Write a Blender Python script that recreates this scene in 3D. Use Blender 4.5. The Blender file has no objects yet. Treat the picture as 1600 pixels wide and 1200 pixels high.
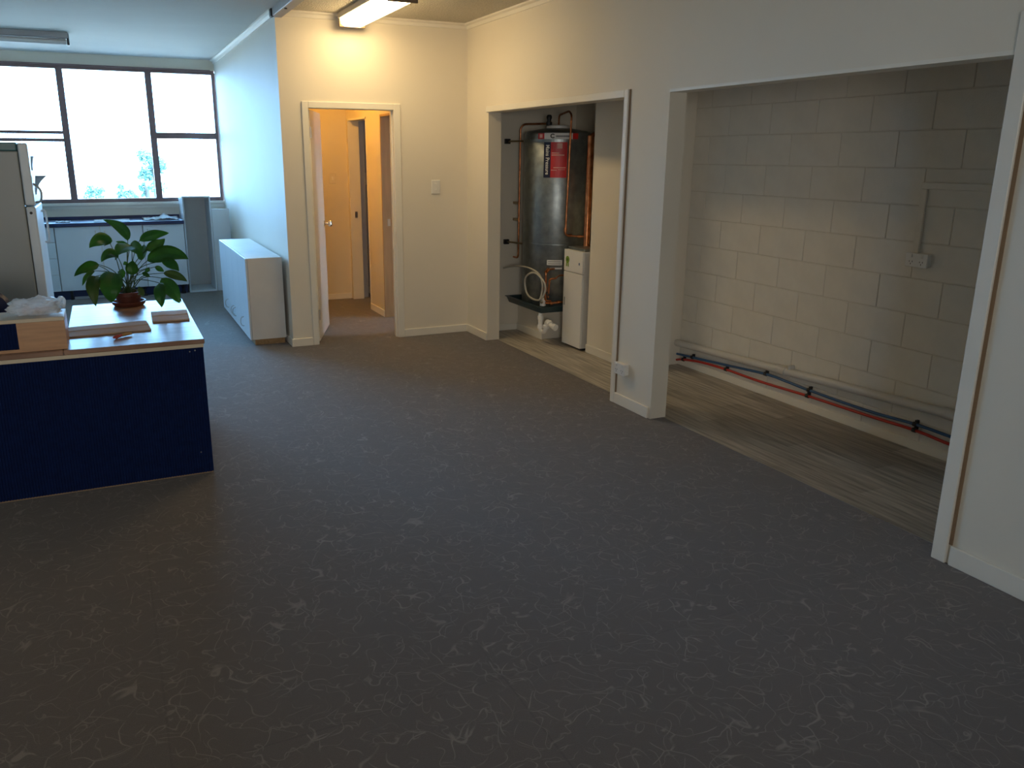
import bpy, bmesh, math, random
from mathutils import Vector, Matrix, noise
random.seed(7)
S = bpy.context.scene
COL = S.collection
# ------------------------------------------------------------------ camera
cam_d = bpy.data.cameras.new('camera'); cam = bpy.data.objects.new('camera', cam_d); COL.objects.link(cam)
cam_d.sensor_width = 36; cam_d.sensor_fit = 'HORIZONTAL'; cam_d.lens = 1253.94/1600*36
cam_d.shift_x = .02898; cam_d.shift_y = -.01089; cam_d.clip_start = .05; cam_d.clip_end = 500
fw = Vector((0.40297, 0.8771, -0.26136)); rt = Vector((0.9092, -0.41632, 0.0047)); up = Vector((0.10469, 0.23952, 0.96523))
M = Matrix((( rt.x, up.x, -fw.x), (rt.y, up.y, -fw.y), (rt.z, up.z, -fw.z))).to_4x4()
M.translation = (0, 0, 1.62); cam.matrix_world = M
S.camera = cam
# ------------------------------------------------------------------ world, lights, exposure
SKY = 27; SKY_FRONT = (.26, .57, 1, 1); SKY_REAR = (.50, .455, .42, 1)
S.view_settings.view_transform = 'Standard'; S.view_settings.look = 'None'; S.view_settings.gamma = 1
S.view_settings.use_curve_mapping = False; S.view_settings.exposure = 0.2
W = bpy.data.worlds.new('world'); S.world = W; W.use_nodes = True
nt = W.node_tree; nt.nodes.clear()
wo = nt.nodes.new('ShaderNodeOutputWorld'); bg = nt.nodes.new('ShaderNodeBackground')
tc = nt.nodes.new('ShaderNodeTexCoord'); sx = nt.nodes.new('ShaderNodeSeparateXYZ'); cr = nt.nodes.new('ShaderNodeValToRGB')
# bright hazy morning sky ahead of the camera (blue-white), paler and dimmer behind: one smooth gradient round the horizon
nt.links.new(tc.outputs['Generated'], sx.inputs[0])
mr = nt.nodes.new('ShaderNodeMapRange'); mr.interpolation_type = 'SMOOTHSTEP'; mr.inputs[1].default_value = -1; mr.inputs[2].default_value = 1
nt.links.new(sx.outputs['Y'], mr.inputs[0]); nt.links.new(mr.outputs[0], cr.inputs[0])
cr.color_ramp.elements[0].position = 0.0; cr.color_ramp.elements[0].color = SKY_REAR
cr.color_ramp.elements[1].position = 1.0; cr.color_ramp.elements[1].color = SKY_FRONT
nt.links.new(cr.outputs[0], bg.inputs[0]); bg.inputs[1].default_value = SKY
nt.links.new(bg.outputs[0], wo.inputs[0])
LAMP = 17.5; LAMP_COL = (1, .72, .36)       # the one lit fluorescent batten
HALL_W = 75; HALL_COL = (1, .48, .08)
def portal(name, loc, rot, sx_, sy_):
    l = bpy.data.lights.new(name, 'AREA'); l.shape = 'RECTANGLE'; l.size = sx_; l.size_y = sy_
    l.cycles.is_portal = True
    o = bpy.data.objects.new(name, l); COL.objects.link(o); o.location = loc; o.rotation_euler = rot
portal('window_portal', (-.28, 10.72, 1.83), (-math.pi/2, 0, 0), 3.2, 1.5)
portal('rear_window_portal', (-.9, -3.0, 1.55), (math.pi/2, 0, 0), 1.8, 1.3)
# ------------------------------------------------------------------ helpers
def tag(o, label=None, cat=None, group=None, kind=None):
    if label: o['label'] = label
    if cat: o['category'] = cat
    if group: o['group'] = group
    if kind: o['kind'] = kind
    return o
ORG = {}
def thing(name, loc, label, cat, group=None):
    o = bpy.data.objects.new(name, None); COL.objects.link(o); o.location = loc; o.empty_display_size = .1
    ORG[o.name] = Vector(loc); return tag(o, label, cat, group)
def obj(name, bm, mat, parent=None, loc=None, smooth=False, label=None):
    """bm is in world coordinates; parent None -> object origin at loc"""
    org = ORG[parent.name] if parent else Vector(loc or (0, 0, 0))
    bmesh.ops.translate(bm, verts=bm.verts, vec=-org)
    me = bpy.data.meshes.new(name)
    bmesh.ops.recalc_face_normals(bm, faces=bm.faces)
    bm.to_mesh(me); bm.free()
    for m in (mat if isinstance(mat, (list, tuple)) else [mat]): me.materials.append(m)
    if smooth:
        for p in me.polygons: p.use_smooth = True
        if smooth != 'all':
            me.set_sharp_from_angle(angle=math.radians(40))
    o = bpy.data.objects.new(name, me); COL.objects.link(o)
    if parent: o.parent = parent
    else: o.location = org
    ORG[o.name] = org
    if label: o['label'] = label
    return o
def structure(name, bm, mat, parent=None, **k):
    o = obj(name, bm, mat, parent, **k)
    if not parent: o['kind'] = 'structure'
    return o
def BM(): return bmesh.new()
def box(bm, x0, y0, z0, x1, y1, z1, bev=0, mi=0):
    b = bmesh.new() if bev else bm
    vs = [b.verts.new((x, y, z)) for x in (x0, x1) for y in (y0, y1) for z in (z0, z1)]
    fs = [b.faces.new([vs[i] for i in f]) for f in ((0, 1, 3, 2), (4, 6, 7, 5), (0, 4, 5, 1), (2, 3, 7, 6), (0, 2, 6, 4), (1, 5, 7, 3))]
    for f in fs: f.material_index = mi
    if bev:
        bmesh.ops.recalc_face_normals(b, faces=b.faces)
        bmesh.ops.bevel(b, geom=b.edges[:], offset=bev, segments=2 if bev > .004 else 1, affect='EDGES', profile=.5)
        me = bpy.data.meshes.new('t'); b.to_mesh(me); b.free(); bm.from_mesh(me); bpy.data.meshes.remove(me)
    return bm
def bx(*a, **k): return box(BM(), *a, **k)
def smoothpath(pts, n=6):
    if len(pts) < 3: return [Vector(p) for p in pts]
    P = [Vector(p) for p in pts]; P = [P[0]*2-P[1]] + P + [P[-1]*2-P[-2]]; out = []
    for i in range(1, len(P)-2):
        for k in range(n):
            t = k/n; a, b, c, d = P[i-1], P[i], P[i+1], P[i+2]
            out.append(.5*((2*b)+(c-a)*t+(2*a-5*b+4*c-d)*t*t+(3*b-a-3*c+d)*t**3))
    out.append(P[-2]); return out
def bendpath(pts, r=.03, n=4):
    """straight runs with rounded elbows"""
    P = [Vector(p) for p in pts]; out = [P[0]]
    for i in range(1, len(P)-1):
        a = (P[i-1]-P[i]); b = (P[i+1]-P[i]); q = min(r, a.length*.45, b.length*.45)
        A = P[i]+a.normalized()*q; B = P[i]+b.normalized()*q
        for k in range(n+1):
            t = k/n; out.append(A*(1-t)**2+P[i]*2*t*(1-t)+B*t*t)
    out.append(P[-1]); return out
def tube(bm, path, r, seg=10, caps=True):
    path = [Vector(p) for p in path]; rings = []; prev = None
    for i, p in enumerate(path):
        t = (path[min(i+1, len(path)-1)]-path[max(i-1, 0)]).normalized()
        if prev is None:
            a = Vector((0, 0, 1)) if abs(t.z) < .9 else Vector((1, 0, 0)); n = t.cross(a).normalized()
        else: n = (prev-t*prev.dot(t)).normalized()
        prev = n; b = t.cross(n); rr = r[i] if isinstance(r, (list, tuple)) else r
        rings.append([bm.verts.new(p+(n*math.cos(2*math.pi*k/seg)+b*math.sin(2*math.pi*k/seg))*rr) for k in range(seg)])
    for i in range(len(rings)-1):
        for k in range(seg):
            bm.faces.new((rings[i][k], rings[i][(k+1) % seg], rings[i+1][(k+1) % seg], rings[i+1][k]))
    if caps: bm.faces.new(rings[0][::-1]); bm.faces.new(rings[-1])
    return bm
def tb(path, r, seg=10, **k): return tube(BM(), path, r, seg, **k)
def lathe(bm, prof, c, seg=32, axis='z'):
    rings = []
    for r, z in prof:
        ring = []
        for k in range(seg):
            a = 2*math.pi*k/seg; u, v = r*math.cos(a), r*math.sin(a)
            co = {'z': (u, v, z), 'x': (z, u, v), 'y': (u, z, v)}[axis]
            ring.append(bm.verts.new(Vector(co)+Vector(c)))
        rings.append(ring)
    for i in range(len(rings)-1):
        for k in range(seg): bm.faces.new((rings[i][k], rings[i][(k+1) % seg], rings[i+1][(k+1) % seg], rings[i+1][k]))
    if prof[0][0] > 1e-5: bm.faces.new(rings[0][::-1])
    if prof[-1][0] > 1e-5: bm.faces.new(rings[-1])
    bmesh.ops.remove_doubles(bm, verts=bm.verts, dist=1e-5)
    return bm
# ------------------------------------------------------------------ materials
def mat(name, col, rough=.6, metal=0, spec=.5, vary=0, vscale=3, bump=0, bscale=60, col2=None, coat=0, emit=None, estr=0, stretch=(1, 1, 1), bdist=.002):
    m = bpy.data.materials.new(name); m.use_nodes = True; t = m.node_tree; N = t.nodes; L = t.links
    b = N['Principled BSDF']; b.inputs['Roughness'].default_value = rough; b.inputs['Metallic'].default_value = metal
    b.inputs['Specular IOR Level'].default_value = spec; b.inputs['Coat Weight'].default_value = coat
    b.inputs['Coat Roughness'].default_value = .12
    tc = N.new('ShaderNodeTexCoord'); mp = N.new('ShaderNodeMapping'); L.new(tc.outputs['Object'], mp.inputs[0]); mp.inputs['Scale'].default_value = stretch
    n = N.new('ShaderNodeTexNoise'); n.inputs['Scale'].default_value = vscale; n.inputs['Detail'].default_value = 5; L.new(mp.outputs[0], n.inputs['Vector'])
    mx = N.new('ShaderNodeMixRGB'); c2 = col2 or tuple(max(0, c*(1-vary)) for c in col)
    mx.inputs[1].default_value = (*col, 1); mx.inputs[2].default_value = (*c2, 1)
    rp = N.new('ShaderNodeMapRange'); rp.inputs[1].default_value = .35; rp.inputs[2].default_value = .65
    L.new(n.outputs['Fac'], rp.inputs[0]); L.new(rp.outputs[0], mx.inputs[0]); L.new(mx.outputs[0], b.inputs['Base Color'])
    if bump:
        n2 = N.new('ShaderNodeTexNoise'); n2.inputs['Scale'].default_value = bscale; n2.inputs['Detail'].default_value = 3; L.new(mp.outputs[0], n2.inputs['Vector'])
        bp = N.new('ShaderNodeBump'); bp.inputs['Strength'].default_value = bump; bp.inputs['Distance'].default_value = bdist
        L.new(n2.outputs['Fac'], bp.inputs['Height']); L.new(bp.outputs[0], b.inputs['Normal'])
    if emit:
        b.inputs['Emission Color'].default_value = (*emit, 1); b.inputs['Emission Strength'].default_value = estr
    return m
M_ = {}
M_['wall'] = mat('wall_paint', (.82, .76, .64), .62, vary=.03, vscale=1.5, bump=.12, bscale=140)
M_['trim'] = mat('trim_paint', (.86, .82, .72), .4, vary=.03, bump=.03, bscale=30)
M_['hallwall'] = mat('hall_wall_paint', (.74, .67, .52), .6, vary=.03, bump=.1, bscale=120)
M_['ceil_smooth'] = mat('ceiling_board_paint', (.66, .66, .62), .8, vary=.05, vscale=2, bump=.15, bscale=200)
M_['ceil_tex'] = mat('stippled_ceiling_plaster', (.70, .65, .54), .9, vary=.22, vscale=90, bump=1, bscale=75, bdist=.02)
M_['block'] = mat('painted_block', (.80, .76, .67), .6, vary=.05, vscale=9, bump=.5, bscale=130, bdist=.003)
M_['mortar'] = mat('painted_mortar', (.72, .67, .57), .7, vary=.08, vscale=20, bump=.4, bscale=200)
M_['white'] = mat('white_laminate', (.72, .79, .84), .35, vary=.02)
M_['cabend'] = mat('white_melamine', (.72, .70, .66), .45, vary=.05, vscale=6)
M_['wood_plinth'] = mat('raw_wood', (.50, .30, .13), .6, vary=.25, vscale=8, stretch=(8, 1, 8))
M_['winframe'] = mat('brown_window_frame', (.20, .13, .13), .4, vary=.15)
M_['shade_and_base'] = mat('brown_base_and_edge_shade', (.30, .20, .12), .7, vary=.1)  # edge shadow strips by the architraves; also subfloor and desk base rail
M_['black'] = mat('black_plastic', (.015, .015, .017), .45, vary=.1)
M_['navy'] = mat('navy_laminate', (.012, .022, .09), .4, vary=.1)
M_['steel'] = mat('brushed_steel', (.62, .60, .57), .28, metal=1, vary=.05)
M_['chrome'] = mat('chrome', (.75, .73, .70), .12, metal=1, vary=.02)
M_['plug'] = mat('white_plastic', (.82, .81, .77), .35, vary=.01)
M_['galv'] = mat('galvanised_steel', (.36, .39, .39), .38, metal=.9, col2=(.25, .28, .28), vscale=14, bump=.1, bscale=25)
M_['copper'] = mat('copper', (.72, .30, .13), .3, metal=1, col2=(.40, .14, .06), vscale=18)
M_['brass'] = mat('dull_brass', (.42, .33, .2), .35, metal=1, vary=.2)
M_['tray'] = mat('dark_green_tray', (.035, .065, .07), .3, vary=.2)
M_['pvc'] = mat('white_pvc', (.88, .87, .83), .3, vary=.03)
M_['hose'] = mat('grey_hose', (.50, .48, .42), .4, vary=.08)
M_['red'] = mat('red_pipe', (.55, .03, .02), .35, vary=.1)
M_['blue'] = mat('blue_pipe', (.03, .11, .26), .35, vary=.1)
M_['greypipe'] = mat('painted_waste_pipe', (.66, .64, .60), .35, vary=.04)
M_['label_red'] = mat('red_print', (.60, .02, .02), .4, vary=.05)
M_['label_navy'] = mat('navy_print', (.01, .015, .05), .4, vary=.05)
M_['paper'] = mat('white_paper', (.80, .80, .78), .7, vary=.03)
M_['ink'] = mat('grey_print', (.28, .28, .28), .6, vary=.05)
M_['pink'] = mat('pale_print', (.85, .45, .38), .6, vary=.05)
M_['green'] = mat('green_rosette', (.22, .36, .03), .5, vary=.1)
M_['fridge'] = mat('fridge_side_grey', (.34, .36, .34), .35, vary=.08, vscale=1.2, bump=.1, bscale=200)
M_['fridgecap'] = mat('fridge_cap_teal', (.05, .16, .18), .35, vary=.05)
M_['card'] = mat('cardboard', (.50, .34, .22), .8, spec=.15, vary=.15, vscale=6, stretch=(1, 8, 1), bump=.15, bscale=80)
M_['beech'] = mat('beech_veneer', (.56, .30, .14), .4, vary=.18, vscale=7, stretch=(1, 1, 9))
M_['paleedge'] = mat('pale_edge_band', (.66, .56, .40), .45, vary=.05)
M_['fabric'] = mat('navy_screen_fabric', (.003, .014, .075), .8, spec=.15, vary=.25, vscale=40, bump=.3, bscale=300)
M_['pot'] = mat('terracotta_pot', (.13, .035, .022), .45, vary=.3, vscale=12, bump=.2)
M_['soil'] = mat('soil', (.03, .018, .01), .95, vary=.5, vscale=60, bump=1, bscale=90, bdist=.01)
M_['leaf'] = mat('leaf_green', (.04, .16, .025), .36, col2=(.07, .24, .03), vscale=9)
M_['leafy'] = mat('leaf_yellowing', (.12, .17, .03), .4, col2=(.05, .13, .02), vscale=12)
M_['stalk'] = mat('stalk_green', (.05, .10, .03), .5, vary=.2)
M_['toolred'] = mat('tool_red', (.45, .05, .04), .4, vary=.1)
M_['tooltan'] = mat('tool_tan', (.50, .30, .12), .5, vary=.2)
M_['foliage'] = mat('far_foliage', (.10, .32, .36), .8, vary=.35, vscale=2)
M_['bark'] = mat('far_bark', (.08, .13, .15), .9, vary=.3)
M_['tanjamb'] = mat('tan_shade_jamb', (.42, .27, .14), .5, vary=.15, vscale=5, stretch=(6, 6, .6))  # shadow of the near hall doorway's reveal, put into the jamb colour
M_['ground'] = mat('far_ground', (.42, .42, .36), .9, vary=.2, vscale=.05)
M_['beam'] = mat('grey_painted_rail', (.42, .42, .43), .45, vary=.1)
M_['lampmetal'] = mat('fitting_enamel', (.55, .50, .42), .4, vary=.05)
M_['lampend'] = mat('fitting_end_brown', (.25, .17, .10), .5, vary=.1)
M_['diffuser_on'] = mat('lit_diffuser', (.9, .9, .88), .4, emit=LAMP_COL, estr=LAMP)
M_['diffuser_off'] = mat('unlit_diffuser', (.75, .76, .74), .3, vary=.03)
M_['bulb'] = mat('lit_hall_globe', (.9, .9, .85), .4, emit=HALL_COL, estr=HALL_W)
M_['roomgrey'] = mat('cool_grey_wall', (.55, .56, .60), .6, vary=.03)

def desk_wood():
    m = mat('varnished_desk_wood', (.36, .21, .14), .36, spec=.28, col2=(.25, .14, .09), vscale=5, stretch=(1, 9, 1), coat=.04)
    return m
M_['desk'] = desk_wood()
def glass():
    m = bpy.data.materials.new('window_glass'); m.use_nodes = True; t = m.node_tree; N = t.nodes; L = t.links; N.clear()
    o = N.new('ShaderNodeOutputMaterial'); mx = N.new('ShaderNodeMixShader'); tr = N.new('ShaderNodeBsdfTransparent'); gl = N.new('ShaderNodeBsdfGlossy')
    fr = N.new('ShaderNodeFresnel'); gl.inputs['Roughness'].default_value = .02; tr.inputs[0].default_value = (.95, .97, .97, 1)
    L.new(fr.outputs[0], mx.inputs[0]); L.new(tr.outputs[0], mx.inputs[1]); L.new(gl.outputs[0], mx.inputs[2]); L.new(mx.outputs[0], o.inputs[0])
    return m
M_['glass'] = glass()
def bagmat():
    m = bpy.data.materials.new('thin_plastic_bag'); m.use_nodes = True; t = m.node_tree; N = t.nodes; L = t.links
    b = N['Principled BSDF']; b.inputs['Base Color'].default_value = (.92, .95, .97, 1); b.inputs['Roughness'].default_value = .25
    o = [n for n in N if n.type == 'OUTPUT_MATERIAL'][0]
    tl = N.new('ShaderNodeBsdfTranslucent'); tl.inputs[0].default_value = (.9, .97, 1, 1)
    tr = N.new('ShaderNodeBsdfTransparent'); a = N.new('ShaderNodeMixShader'); c = N.new('ShaderNodeMixShader')
    a.inputs[0].default_value = .45; c.inputs[0].default_value = .25
    L.new(b.outputs[0], a.inputs[1]); L.new(tl.outputs[0], a.inputs[2]); L.new(a.outputs[0], c.inputs[1]); L.new(tr.outputs[0], c.inputs[2]); L.new(c.outputs[0], o.inputs[0])
    return m
M_['bag'] = bagmat()
def carpet():
    m = bpy.data.materials.new('dark_swirl_carpet'); m.use_nodes = True; t = m.node_tree; N = t.nodes; L = t.links
    b = N['Principled BSDF']; b.inputs['Roughness'].default_value = .95; b.inputs['Specular IOR Level'].default_value = .25
    b.inputs['Sheen Weight'].default_value = .35; b.inputs['Sheen Roughness'].default_value = .5
    tc = N.new('ShaderNodeTexCoord')
    def noise_(scale, detail=2, vec=None, off=(0, 0, 0)):
        mp = N.new('ShaderNodeMapping'); mp.inputs['Location'].default_value = off
        L.new(vec or tc.outputs['Object'], mp.inputs[0])
        n = N.new('ShaderNodeTexNoise'); n.inputs['Scale'].default_value = scale; n.inputs['Detail'].default_value = detail
        L.new(mp.outputs[0], n.inputs['Vector']); return n
    def math_(op, a, b_=None, c=None):
        n = N.new('ShaderNodeMath'); n.operation = op
        for i, v in enumerate((a, b_, c)):
            if v is None: continue
            if isinstance(v, (int, float)): n.inputs[i].default_value = v
            else: L.new(v, n.inputs[i])
        return n.outputs[0]
    def line(scale, off, w, mscale):
        n = noise_(scale, 1.0, off=off); n.inputs['Distortion'].default_value = .6; d = math_('ABSOLUTE', math_('SUBTRACT', n.outputs['Fac'], .5))
        s = N.new('ShaderNodeMapRange'); s.inputs[1].default_value = 0; s.inputs[2].default_value = w; s.inputs[3].default_value = 1; s.inputs[4].default_value = 0
        L.new(d, s.inputs[0]); k = noise_(mscale, 1, off=(off[0]+31, 5, 2))
        q = N.new('ShaderNodeMapRange'); q.inputs[1].default_value = .42; q.inputs[2].default_value = .55; L.new(k.outputs['Fac'], q.inputs[0])
        return math_('MULTIPLY', s.outputs[0], q.outputs[0])
    def curl_line(scale, off, w, mscale, amp):
        wn = noise_(scale*.55, 1.5, off=off); sb = N.new('ShaderNodeVectorMath'); sb.operation = 'SUBTRACT'; L.new(wn.outputs['Color'], sb.inputs[0]); sb.inputs[1].default_value = (.5, .5, .5)
        sc = N.new('ShaderNodeVectorMath'); sc.operation = 'SCALE'; L.new(sb.outputs[0], sc.inputs[0]); sc.inputs['Scale'].default_value = amp
        ad = N.new('ShaderNodeVectorMath'); ad.operation = 'ADD'; L.new(tc.outputs['Object'], ad.inputs[0]); L.new(sc.outputs[0], ad.inputs[1])
        v = N.new('ShaderNodeTexVoronoi'); v.voronoi_dimensions = '2D'; v.feature = 'DISTANCE_TO_EDGE'; v.inputs['Scale'].default_value = scale
        mp = N.new('ShaderNodeMapping'); mp.inputs['Location'].default_value = off; L.new(ad.outputs[0], mp.inputs[0]); L.new(mp.outputs[0], v.inputs['Vector'])
        s = N.new('ShaderNodeMapRange'); s.inputs[1].default_value = w*.4; s.inputs[2].default_value = w; s.inputs[3].default_value = 1; s.inputs[4].default_value = 0
        L.new(v.outputs['Distance'], s.inputs[0]); k = noise_(mscale, 1, off=(off[0]+31, 5, 2))
        q = N.new('ShaderNodeMapRange'); q.inputs[1].default_value = .46; q.inputs[2].default_value = .56; L.new(k.outputs['Fac'], q.inputs[0])
        return math_('MULTIPLY', s.outputs[0], q.outputs[0])
    a = line(6, (0, 0, 0), .008, 9); c = math_('MAXIMUM', line(8, (13, 7, 3), .010, 11), line(10.5, (3, 27, 9), .012, 13)); e = curl_line(7, (40, 17, 0), .022, 11, .55)
    f = math_('MAXIMUM', math_('MAXIMUM', a, c), e)
    pile = noise_(420, 2); f2 = math_('MULTIPLY', f, math_('MULTIPLY_ADD', pile.outputs['Fac'], 1.2, .1))
    base = N.new('ShaderNodeMixRGB'); base.inputs[1].default_value = (.072, .058, .050, 1); base.inputs[2].default_value = (.160, .131, .114, 1); L.new(pile.outputs['Fac'], base.inputs[0])
    mx = N.new('ShaderNodeMixRGB'); L.new(f2, mx.inputs[0]); L.new(base.outputs[0], mx.inputs[1]); mx.inputs[2].default_value = (.27, .24, .205, 1)
    # joints of the carpet tiles
    br = N.new('ShaderNodeTexBrick'); br.offset = 0; br.inputs['Scale'].default_value = 1; br.inputs['Brick Width'].default_value = 1.0; br.inputs['Row Height'].default_value = 1.0
    br.inputs['Mortar Size'].default_value = .004; br.inputs['Mortar Smooth'].default_value = .3; br.inputs['Color1'].default_value = (1, 1, 1, 1); br.inputs['Color2'].default_value = (.93, .93, .93, 1); br.inputs['Mortar'].default_value = (.84, .84, .84, 1)
    L.new(tc.outputs['Object'], br.inputs['Vector'])
    ml = N.new('ShaderNodeMixRGB'); ml.blend_type = 'MULTIPLY'; ml.inputs[0].default_value = 1; L.new(mx.outputs[0], ml.inputs[1]); L.new(br.outputs['Color'], ml.inputs[2])
    L.new(ml.outputs[0], b.inputs['Base Color'])
    bp = N.new('ShaderNodeBump'); bp.inputs['Strength'].default_value = .5; bp.inputs['Distance'].default_value = .004
    L.new(pile.outputs['Fac'], bp.inputs['Height']); L.new(bp.outputs[0], b.inputs['Normal'])
    return m
M_['carpet'] = carpet()
PLANK = []
for i, c in enumerate([(.58, .54, .47), (.47, .43, .37), (.64, .60, .53), (.52, .47, .40)]):
    PLANK.append(mat('grey_oak_vinyl', c, .42, vary=.5, vscale=4, stretch=(11, .7, 1), bump=.1, bscale=30))

# ------------------------------------------------------------------ the shell
XR, YD, XJ, YW, ZC, XB = 3.008, 6.892, 1.352, 10.806, 2.72, 4.074
XL, YB = -2.1, -3.0
g = structure('ground', bx(-150, 14, -5.2, 150, 300, -5), M_['ground'])
fl = structure('floor', bx(XL-.1, YB-.1, -.1, 3.11, YW+.1, 0), M_['carpet'], loc=(0, 0, 0))
hf = structure('floor_hall', bx(3.11, 6.95, -.1, 4.4, 10.9, 0), M_['carpet'])
sub = structure('floor_alcove', bx(3.11, .85, -.1, 4.3, 6.9, -.004), M_['shade_and_base'])
# vinyl planks, one by one
rw = (XB+.01-3.112)/6
for i in range(6):
    y = .9 + [-.3, -.75, -.1, -.55, -.9, -.4][i]; x0 = 3.112+i*rw
    while y < 6.8:
        a, b_ = max(y, .9), min(y+1.22, 6.82)
        if b_-a > .05: structure('plank', bx(x0+.0008, a+.0008, -.004, x0+rw-.0008, b_-.0008, .0), random.choice(PLANK), sub)
        y += 1.22
structure('ceiling', bx(XJ-.02, YB-.1, ZC, 4.3, YD+.1, ZC+.1), M_['ceil_tex'])
structure('ceiling_window_bay', bx(XL-.1, YB-.1, ZC, XJ-.02, YW+.15, ZC+.1), M_['ceil_smooth'])
structure('ceiling_hall', bx(XJ+.1, YD+.1, 2.45, 4.4, 10.9, 2.55), M_['hallwall'])
# window wall
b = BM(); box(b, XL-.1, YW, -.1, XJ+.1, YW+.15, 1.02); box(b, XL-.1, YW, 2.60, XJ+.1, YW+.15, ZC); box(b, XL-.1, YW, 1.02, XL+.05, YW+.15, 2.6)
structure('wall_front', b, M_['wall'])
b = BM(); box(b, XL-.1, YB-.12, -.1, -1.75, YB, ZC); box(b, .0, YB-.12, -.1, 3.13, YB, ZC); box(b, -1.75, YB-.12, -.1, 0, YB, .9); box(b, -1.75, YB-.12, 2.2, 0, YB, ZC)
structure('wall_back', b, M_['wall'])
structure('wall_left', bx(XL-.1, YB, -.1, XL, YW, ZC), M_['wall'])
# the partition that juts out: its long side, and the face with the door
structure('wall_partition', bx(XJ, YD, -.1, XJ+.1, YW, ZC), M_['wall'])
DX0, DX1, DZ = 1.578, 2.311, 1.99
b = BM(); box(b, XJ+.1, YD, -.1, DX0-.02, YD+.1, ZC); box(b, DX1+.02, YD, -.1, XR+.12, YD+.1, ZC); box(b, DX0-.02, YD, DZ+.02, DX1+.02, YD+.1, ZC)
structure('wall_door', b, M_['wall'])
# right wall with its two openings
O1L, O1R, O1Z = 6.446, 4.424, 1.973; O2L, O2R, O2Z = 3.98, 1.991, 1.981; XT = XR+.12
b = BM(); box(b, XR, O1L, -.1, XT, YD, ZC); box(b, XR, O1R, O1Z, XT, O1L, ZC); box(b, XR, O2L, -.1, XT, O1R, ZC); box(b, XR, O2R, O2Z, XT, O2L, ZC); box(b, XR, YB, -.1, XT, O2R, ZC)
structure('wall_right', b, M_['wall'])
structure('wall_alcove_left', bx(XT, 6.785, -.1, 4.3, 6.885, ZC), M_['wall'])
structure('wall_alcove_back', bx(XB-.005, 5.705, -.1, 4.3, 6.785, ZC), M_['wall'])
structure('wall_nib', bx(3.60, 5.06, -.1, 4.3, 5.705, ZC), M_['wall'])
structure('wall_alcove_end', bx(XT, .78, -.1, 4.3, .9, ZC), M_['wall'])
# block wall: mortar backing and every block
bw = structure('wall_block', bx(XB+.005, .9, -.1, 4.3, 5.06, ZC), M_['mortar'], loc=(XB, 0, 0))
JY = 3.89; n0 = 1.765
def block_mesh(l):
    q = bx(0, 0, 0, .012, l, .194, bev=.002); me = bpy.data.meshes.new('block'); bmesh.ops.recalc_face_normals(q, faces=q.faces); q.to_mesh(me); q.free(); me.materials.append(M_['block']); return me
full = block_mesh(.394); cache = {}
for k in range(-5, 9):
    z = n0-.2*k
    z0 = z-.2
    if z0 < -.05 or z0+.1 > ZC: continue
    off = (0 if k % 2 == 1 else .2)
    j = -9
    while True:
        y0 = JY+.2*0+off+.4*j-.4*1; j += 1
        a, c = max(y0, .9), min(y0+.4, 5.06)
        if a >= 5.06: break
        if c-a < .05: continue
        L_ = round(c-a-.006, 4)
        me = full if abs(L_-.394) < 1e-3 else cache.setdefault(L_, None) or cache.__setitem__(L_, block_mesh(L_)) or cache[L_]
        o = bpy.data.objects.new('block', me); COL.objects.link(o); o.parent = bw
        o.location = (random.uniform(-.0008, .0008), a+.003, z0+.003)
# ------------------------------------------------------------------ skirtings, cornices, architraves
def skirt(name, x0, y0, x1, y1, h=.07, m='trim'):
    structure(name, bx(x0, y0, 0, x1, y1, h, bev=.003), M_[m])
T = .014
skirt('baseboard_door_wall', XJ, YD-T, DX0-.054, YD); skirt('baseboard_door_wall_right', DX1+.062, YD-T, XR, YD)
skirt('baseboard_right', XR-T, O1L, XR, YD-T); skirt('baseboard_pillar', XR-T, O2L+.02, XR, O1R-.045, .075)
skirt('baseboard_right_near', XR-T, YB, XR, O2R-.075, .085); skirt('baseboard_partition', XJ-T, YD-T, XJ, YW)
skirt('baseboard_window_wall', .793+.33, YW-T, XJ-T, YW); skirt('baseboard_nib', 3.588, 5.06, 3.60, 5.705, .07); skirt('baseboard_block', XB-.012, .9, XB, 5.06, .055)
skirt('baseboard_alcove_left', XT, 6.773, 3.485, 6.785, .0601); skirt('baseboard_left', XL, YB, XL+T, YW)
skirt('baseboard_back', XL+T, YB, XR-T, YB+T)
def cornice(name, p0, p1, nrm, m='trim'):
    p0, p1, n = Vector(p0), Vector(p1), Vector(nrm); s = .045; b = BM(); pr = [(0, 0), (s, 0), (s*.97, -.012), (s*.45, -s*.45), (.012, -s*.97), (0, -s)]
    A = [b.verts.new(p0+n*u+Vector((0, 0, v))) for u, v in pr]; B = [b.verts.new(p1+n*u+Vector((0, 0, v))) for u, v in pr]
    for i in range(6): b.faces.new((A[i], A[(i+1) % 6], B[(i+1) % 6], B[i]))
    b.faces.new(A[::-1]); b.faces.new(B); structure(name, b, M_[m])
cornice('trim_1', (XJ+.06, YD, ZC), (XR, YD, ZC), (0, -1, 0)); cornice('trim_2', (XR, YD, ZC), (XR, YB, ZC), (-1, 0, 0)); cornice('trim_3', (XJ, YD, ZC), (XJ, YW, ZC), (-1, 0, 0))
# opening 1 architrave: head and right leg, brown strip beyond it painted as edge shadow
b = BM(); box(b, XR-.016, O1R-.002, O1Z, XR, O1L+.02, O1Z+.046, bev=.003); box(b, XR-.016, O1R-.045, 0, XR, O1R-.002, O1Z+.046, bev=.003)
structure('trim_4', b, M_['trim'])
structure('edge_shade_1', bx(XR-.006, O1R-.057, .075, XR, O1R-.045, O1Z+.046), M_['shade_and_base'])
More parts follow.
